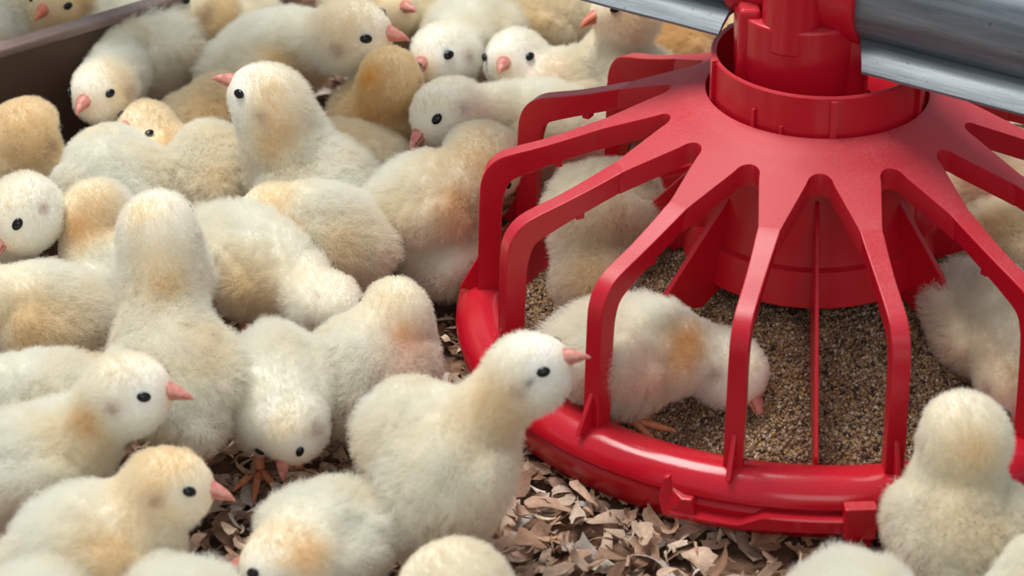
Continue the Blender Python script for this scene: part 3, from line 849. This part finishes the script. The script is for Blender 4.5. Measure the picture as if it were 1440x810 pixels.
exec_chicks = True
CH = [
 # --- front centre, reaching for the pan
 dict(label='cream chick stretching its neck up against the front of the red pan rim', b=(632, 655, .052), az=52, el=34, head=(744, 519, .098), tip=(826, 506), eye=(768, 519), haz=3, hel=4, box=(532, 735, 548), H=.040, L=.043, extra=[(586, 606, .060, .021)], sh=1.0, headtone=.25,
      patches=[(690, 590, 55, 't', .45), (700, 560, 30, 't', .25), (743, 543, 6, 'd', .6), (650, 760, 60, 'c', .5)]),
 # --- left front column
 dict(label='white chick with orange shoulder patch, pink beak raised above a yellow-headed chick', b=(70, 655, .045), az=14, el=16, head=(183, 549, .080), tip=(271, 563), eye=(212, 556), haz=-3, hel=2, box=(-35, 160, 560), sh=1.03, headtone=.7,
      patches=[(118, 600, 22, 'o', .8), (130, 640, 40, 'c', .7)]),
 dict(label='chick with a yellow-tan head in profile and white back near the frame bottom', b=(135, 755, .040), az=18, el=10, head=(240, 683, .066), tip=(318, 699), eye=(274, 688), haz=-4, hel=-4, box=(10, 270, 672), sh=1.0, headtone=1.0,
      patches=[(240, 670, 60, 't', .65), (180, 790, 40, 't', .6), (250, 720, 30, 'c', .7)]),
 dict(label='white chick with orange neck patch looking sideways, its eye just above the bottom edge', b=(458, 742, .036), az=-128, el=5, head=(402, 792, .040), tip=(322, 808), eye=(357, 803), haz=-168, hel=-14, box=(365, 527, 678), sh=1.04, headtone=.3,
      patches=[(350, 755, 35, 'c', .6), (440, 785, 26, 'o', .55), (400, 760, 30, 't', .3)]),
 dict(label='white chick facing the camera and pecking down at the shavings', b=(385, 535, .042), az=-84, el=-8, head=(410, 604, .038), tip=(399, 681), eye=(424, 632), haz=-84, hel=-52, box=(315, 458, 462), sh=.84, headtone=.2, L=.041,
      patches=[(395, 612, 26, 'c', .8)]),
 dict(label='tall chick seen from behind, head stretched highest among the chicks beside it', b=(250, 520, .060), az=112, el=32, head=(222, 320, .108), haz=92, hel=4, box=(150, 338, 412), sh=1.06, neck=.0185, headtone=.3,
      patches=[(200, 285, 26, 't', .5), (245, 392, 24, 't', .8), (225, 370, 40, 'c', .7), (300, 470, 40, 'c', .5)], extra=[(226, 380, .085, .0185)]),
 dict(label='chick with orange-tan head bowed low, behind the tall chick seen from behind', b=(155, 385, .042), az=150, el=10, head=(128, 305, .062), tip=(98, 380), eye=None, haz=-128, hel=-42, box=(95, 240, 300), sh=1.0, headtone=1.0,
      patches=[(130, 285, 40, 't', .45), (100, 320, 26, 'o', .45)]),
 dict(label='mottled tan-backed chick at the frame edge with its head out of sight', b=(62, 445, .042), az=170, el=5, head=(-30, 420, .055), haz=180, hel=0, box=(-30, 148, 362), H=.036,
      patches=[(40, 450, 45, 'c', .8), (30, 470, 40, 't', .55), (100, 470, 40, 'c', .6)]),
 dict(label='large-headed white chick at the frame edge looking down past its pink beak', b=(-25, 330, .046), az=-40, el=10, head=(32, 300, .070), tip=(6, 362), eye=(31, 318), haz=-128, hel=-18, box=(-110, 60, 255), sh=1.08, headtone=.5,
      patches=[(10, 300, 30, 'c', .6)]),
 dict(label='tan chick beside the foot of the brown board, turned away', b=(15, 205, .040), az=150, el=5, head=(35, 185, .055), haz=60, hel=-10, box=(-70, 85, 148), sh=1.09, headtone=1.0, tone=.7,
      patches=[(30, 190, 60, 't', .45), (60, 210, 30, 't', .3)]),
 dict(label='plain white round-backed chick below the black-eyed peeping chick', b=(160, 232, .042), az=112, el=12, head=None, haz=0, hel=0, box=(75, 248, 174), L=.038),
 dict(label='peeping chick, tan crown and one black eye above a white back', b=(215, 190, .034), az=20, el=0, head=(207, 181, .050), tip=(160, 190), eye=(184, 168), haz=-165, hel=0, box=(160, 270, 170), sh=0.9, headtone=.8, tone=.5,
      patches=[(230, 195, 50, 't', .5)]),
 dict(label='white chick with bowed head in front of the brown board end', b=(208, 78, .050), az=-150, el=-6, head=(141, 126, .062), tip=(115, 166), eye=(147, 136), haz=-128, hel=-34, box=(122, 283, 2), sh=0.98, headtone=.3,
      patches=[(180, 105, 45, 't', .35), (170, 130, 30, 't', .3)]),
 dict(label='white chick beyond the brown board at the very corner', b=(5, 15, .045), az=100, el=0, head=None, haz=0, hel=0, box=(-60, 58, -45)),
 dict(label='tan chick beyond the brown board with reddish beak pointing down', b=(105, 0, .040), az=-160, el=0, head=(85, 0, .062), tip=(57, 34), eye=None, haz=-150, hel=-35, box=(60, 135, -25), sh=0.95, headtone=1, tone=.8, beak=BKR,
      patches=[(100, 10, 60, 't', .7)]),
 dict(label='pale chick beyond the end of the brown board', b=(160, -15, .042), az=60, el=0, head=None, haz=0, hel=0, box=(125, 195, -42)),
 dict(label='chick with a grey-smudged cheek and tan throat at the top edge', b=(330, 45, .040), az=170, el=6, head=(288, 12, .064), tip=(233, 0), eye=(263, 3), haz=-172, hel=-4, box=(255, 370, -30), sh=1.0, headtone=.5, tone=.3,
      patches=[(287, 14, 9, 'd', .45), (300, 50, 50, 't', .45), (320, 20, 40, 't', .4)]),
 dict(label='small tan chick tucked low between the bowed white chick and the big side-facing one', b=(300, 145, .034), az=85, el=0, head=None, haz=0, hel=0, box=(268, 345, 102), tone=.7,
      patches=[(300, 140, 40, 't', .5)]),
 dict(label='big chick in full side view with tan neck patch and eye level with its beak', b=(390, 92, .052), az=10, el=16, head=(497, 46, .080), tip=(562, 59), eye=(520, 57), haz=-6, hel=0, box=(295, 475, 12), sh=1.15, headtone=.9, W=.029,
      patches=[(405, 90, 30, 't', .75), (440, 110, 35, 'o', .4), (480, 50, 45, 't', .35)]),
 dict(label='dim chick peeking from behind the big side-facing chick at the top edge', b=(535, -10, .042), az=-20, el=0, head=(548, 12, .060), tip=(590, 22), eye=(556, 27), haz=-30, hel=-20, box=(500, 600, -40), sh=0.95, headtone=1, tone=.6,
      patches=[(550, 10, 40, 't', .5)]),
 dict(label='deep orange-yellow chick turned away in the gap below the big side-facing chick', b=(535, 165, .042), az=80, el=20, head=(550, 108, .070), haz=80, hel=0, box=(472, 605, 88), headtone=1, tone=1,
      patches=[(540, 160, 70, 't', .6), (510, 110, 22, 'o', .8), (520, 180, 50, 'o', .35)]),
 dict(label='white chick looking down with a dark fleck on its crown', b=(648, 40, .048), az=-110, el=5, head=(621, 78, .062), tip=(580, 113), eye=(614, 87), haz=-118, hel=-28, box=(590, 732, -12), sh=1.08, headtone=.2,
      patches=[(590, 95, 20, 'c', .5), (627, 63, 5, 'd', .8)]),
 dict(label='white chick facing the camera with both eyes showing', b=(795, 108, .046), az=-168, el=6, head=(722, 82, .062), tip=(701, 110), eye=(723, 85), haz=-102, hel=-24, box=(735, 885, 62), sh=1.0, headtone=.25, L=.045,
      patches=[(760, 100, 30, 'p', .25), (800, 110, 40, 'c', .5)]),
 dict(label='pale yellow chick lying behind the chick with both eyes showing', b=(750, 12, .044), az=10, el=0, head=None, haz=0, hel=0, box=(680, 830, -32), tone=.6, L=.046,
      patches=[(740, 15, 60, 'c', .8), (750, 35, 25, 't', .3)]),
 dict(label='upright chick with reddish-orange beak just under the grey pipe', b=(895, 80, .050), az=165, el=30, head=(876, 14, .092), tip=(818, 42), eye=(862, 17), haz=-174, hel=-10, box=(800, 960, 47), sh=1.0, headtone=.8, beak=BKR, tone=.2,
      patches=[(900, 20, 40, 't', .5), (860, 15, 20, 't', .5)]),
 dict(label='orange-backed chick almost hidden under the grey pipe', b=(965, 30, .046), az=0, el=0, head=None, haz=0, hel=0, box=(900, 1050, 0), tone=1,
      patches=[(940, 40, 60, 'o', .5), (960, 30, 60, 't', .6)]),
 dict(label='chick in profile resting its beak over a yellow-headed neighbour beside the spokes', b=(728, 162, .044), az=176, el=2, head=(624, 158, .062), tip=(581, 212), eye=(615, 172), haz=-158, hel=-20, box=(672, 830, 110), sh=1.08, headtone=.4, L=.044,
      patches=[(680, 155, 28, 'p', .35), (720, 165, 40, 'c', .5), (610, 170, 30, 'c', .6)]),
 dict(label='chick bowing its golden head into the back of the red pan', b=(600, 300, .048), az=14, el=12, head=(690, 225, .062), haz=-12, hel=-38, box=(513, 706, 208), H=.036, extra=[(640, 365, .026, .014)], sh=1.09, headtone=1, neck=.018,
      patches=[(690, 215, 60, 't', .45), (700, 260, 25, 'o', .6), (655, 290, 32, 'o', .55), (670, 320, 30, 'p', .6), (560, 330, 40, 'c', .6)]),
 dict(label='chick with head thrown back and pink beak pointing up', b=(432, 228, .050), az=152, el=20, head=(374, 136, .094), tip=(320, 117), eye=(340, 134), haz=152, hel=14, box=(338, 530, 172), neck=.019, sh=1.05, headtone=.5,
      patches=[(380, 130, 30, 't', .45), (390, 185, 34, 't', .5), (370, 215, 25, 't', .4)], extra=[(392, 185, .074, .017)]),
 dict(label='small chick crouching behind the head-thrown-back chick, face in shadow', b=(508, 200, .034), az=-10, el=-5, head=(530, 215, .032), haz=-30, hel=-30, box=(455, 548, 165), sh=0.90, headtone=.6, tone=.5, beak=BKR,
      patches=[(505, 190, 40, 'c', .8)]),
 dict(label='dusty white chick tucked between the plain round back and the thrown-back head', b=(300, 230, .042), az=100, el=5, head=None, haz=0, hel=0, box=(247, 352, 165), tone=.2,
      patches=[(320, 250, 30, 't', .3)]),
 dict(label='fluffy round chick back with ruffled wing, centre of the crowd behind the white sloping one', b=(448, 322, .046), az=160, el=10, head=(378, 296, .052), haz=165, hel=-10, box=(352, 540, 250), H=.035, sh=.82, headtone=.9, L=.038,
      patches=[(370, 285, 35, 't', .45), (395, 318, 18, 'o', .5), (480, 345, 22, 't', .45), (470, 370, 40, 'c', .7)]),
 dict(label='long white chick sloping down with its head hidden behind a seated chick', b=(352, 370, .045), az=-38, el=-4, head=(465, 432, .042), haz=-25, hel=-15, box=(262, 460, 284), L=.048,
      patches=[(370, 420, 35, 't', .4), (330, 385, 40, 'c', .7), (345, 410, 20, 't', .4)]),
 dict(label='round chick sitting on the shavings beside the pan rim, back of its head turned here', b=(528, 505, .042), az=62, el=20, head=(558, 434, .062), haz=112, hel=-8, box=(440, 625, 408), H=.034, sh=.90, headtone=.6,
      patches=[(560, 415, 25, 'c', .6), (590, 480, 35, 'p', .6), (575, 465, 14, 'o', .4), (560, 540, 40, 'p', .3)]),
 dict(label='flat white back showing behind the orange-shouldered chick', b=(60, 545, .036), az=172, el=0, head=None, haz=0, hel=0, box=(-30, 160, 489), L=.046, patches=[(130, 495, 25, 't', .3)]),
 dict(label='pale yellow crown poking up at the bottom edge under the neck-stretching chick', b=(640, 850, .040), az=160, el=0, head=(633, 822, .052), haz=-170, hel=-5, box=(560, 720, 800), sh=1.14, tone=.3, headtone=.4),
 dict(label='sliver of a white back at the bottom edge before the sideways-looking chick', b=(265, 840, .034), az=-60, el=0, head=None, haz=0, hel=0, box=(190, 340, 789), L=.045),
 dict(label='sliver of a white back in the bottom corner under the yellow-headed chick', b=(35, 848, .034), az=-120, el=0, head=None, haz=0, hel=0, box=(-30, 110, 794), L=.045),
 dict(label='low white back at the bottom edge in front of the feeder latch', b=(1198, 838, .036), az=-82, el=0, head=None, haz=0, hel=0, box=(1125, 1285, 785), L=.046),
 dict(label='white shoulder cut off by the bottom corner beside the chick seen from behind', b=(1478, 815, .040), az=100, el=0, head=None, haz=0, hel=0, box=(1400, 1550, 754)),
 dict(label='pale cream chick seen from behind with both wings, looking into the pan', b=(1345, 715, .046), az=88, el=30, head=(1352, 606, .078), haz=100, hel=-12, box=(1250, 1440, 618), sh=1.0, neck=.0215, headtone=.3, tone=.15, wingout=1.03,
      patches=[(1350, 640, 40, 'c', .8), (1385, 640, 20, 't', .5), (1370, 720, 60, 'c', .6)]),
 # --- in the pan
 dict(label='chick inside the grill with an orange neck patch, pecking at the feed', b=(900, 500, .052), az=-8, el=2, head=(1030, 518, .042), tip=(1068, 590), eye=(1040, 548), haz=-38, hel=-42, box=(800, 985, 412), base=.016, sh=1.0, headtone=.35, L=.042,
      patches=[(978, 478, 26, 'o', .8), (972, 500, 20, 'o', .5), (915, 535, 35, 'p', .5), (1060, 520, 18, 't', .4)]),
 dict(label='chick standing in the back of the pan behind the spokes, rump up and head hidden', b=(850, 310, .058), az=60, el=-14, head=None, haz=0, hel=0, box=(772, 945, 218), base=.006, tone=.25,
      patches=[(850, 330, 40, 'c', .6), (845, 390, 35, 't', .5), (880, 320, 30, 'p', .4)], extra=[(840, 375, .040, .016), (845, 395, .034, .013)]),
 dict(label='shaded white chick feeding on the far side of the pan beside the last spoke', b=(1398, 455, .050), az=-68, el=-6, head=(1432, 540, .038), haz=-60, hel=-55, box=(1318, 1470, 370), base=.010, headtone=.5, tone=.15,
      patches=[(1385, 500, 50, 'c', .5), (1425, 540, 25, 't', .5)]),
 # --- beyond the pan to the side
 dict(label='tan-backed chick beyond the grill, framed between two spokes', b=(1425, 318, .040), az=20, el=0, head=None, haz=0, hel=0, box=(1372, 1500, 274), tone=.6, patches=[(1400, 310, 40, 't', .4)]),
 dict(label='dim pinkish chick deep in shade below the grey pipe', b=(1395, 255, .036), az=15, el=0, head=None, haz=0, hel=0, box=(1335, 1470, 214), tone=.6, patches=[(1390, 255, 60, 'p', .5)]),
 dict(label='pale chick beyond the grey pipe at the top corner', b=(1420, -12, .045), az=0, el=0, head=None, haz=0, hel=0, box=(1350, 1500, -60), tone=.6),
]
for i, c in enumerate(CH): chick(i, **c)
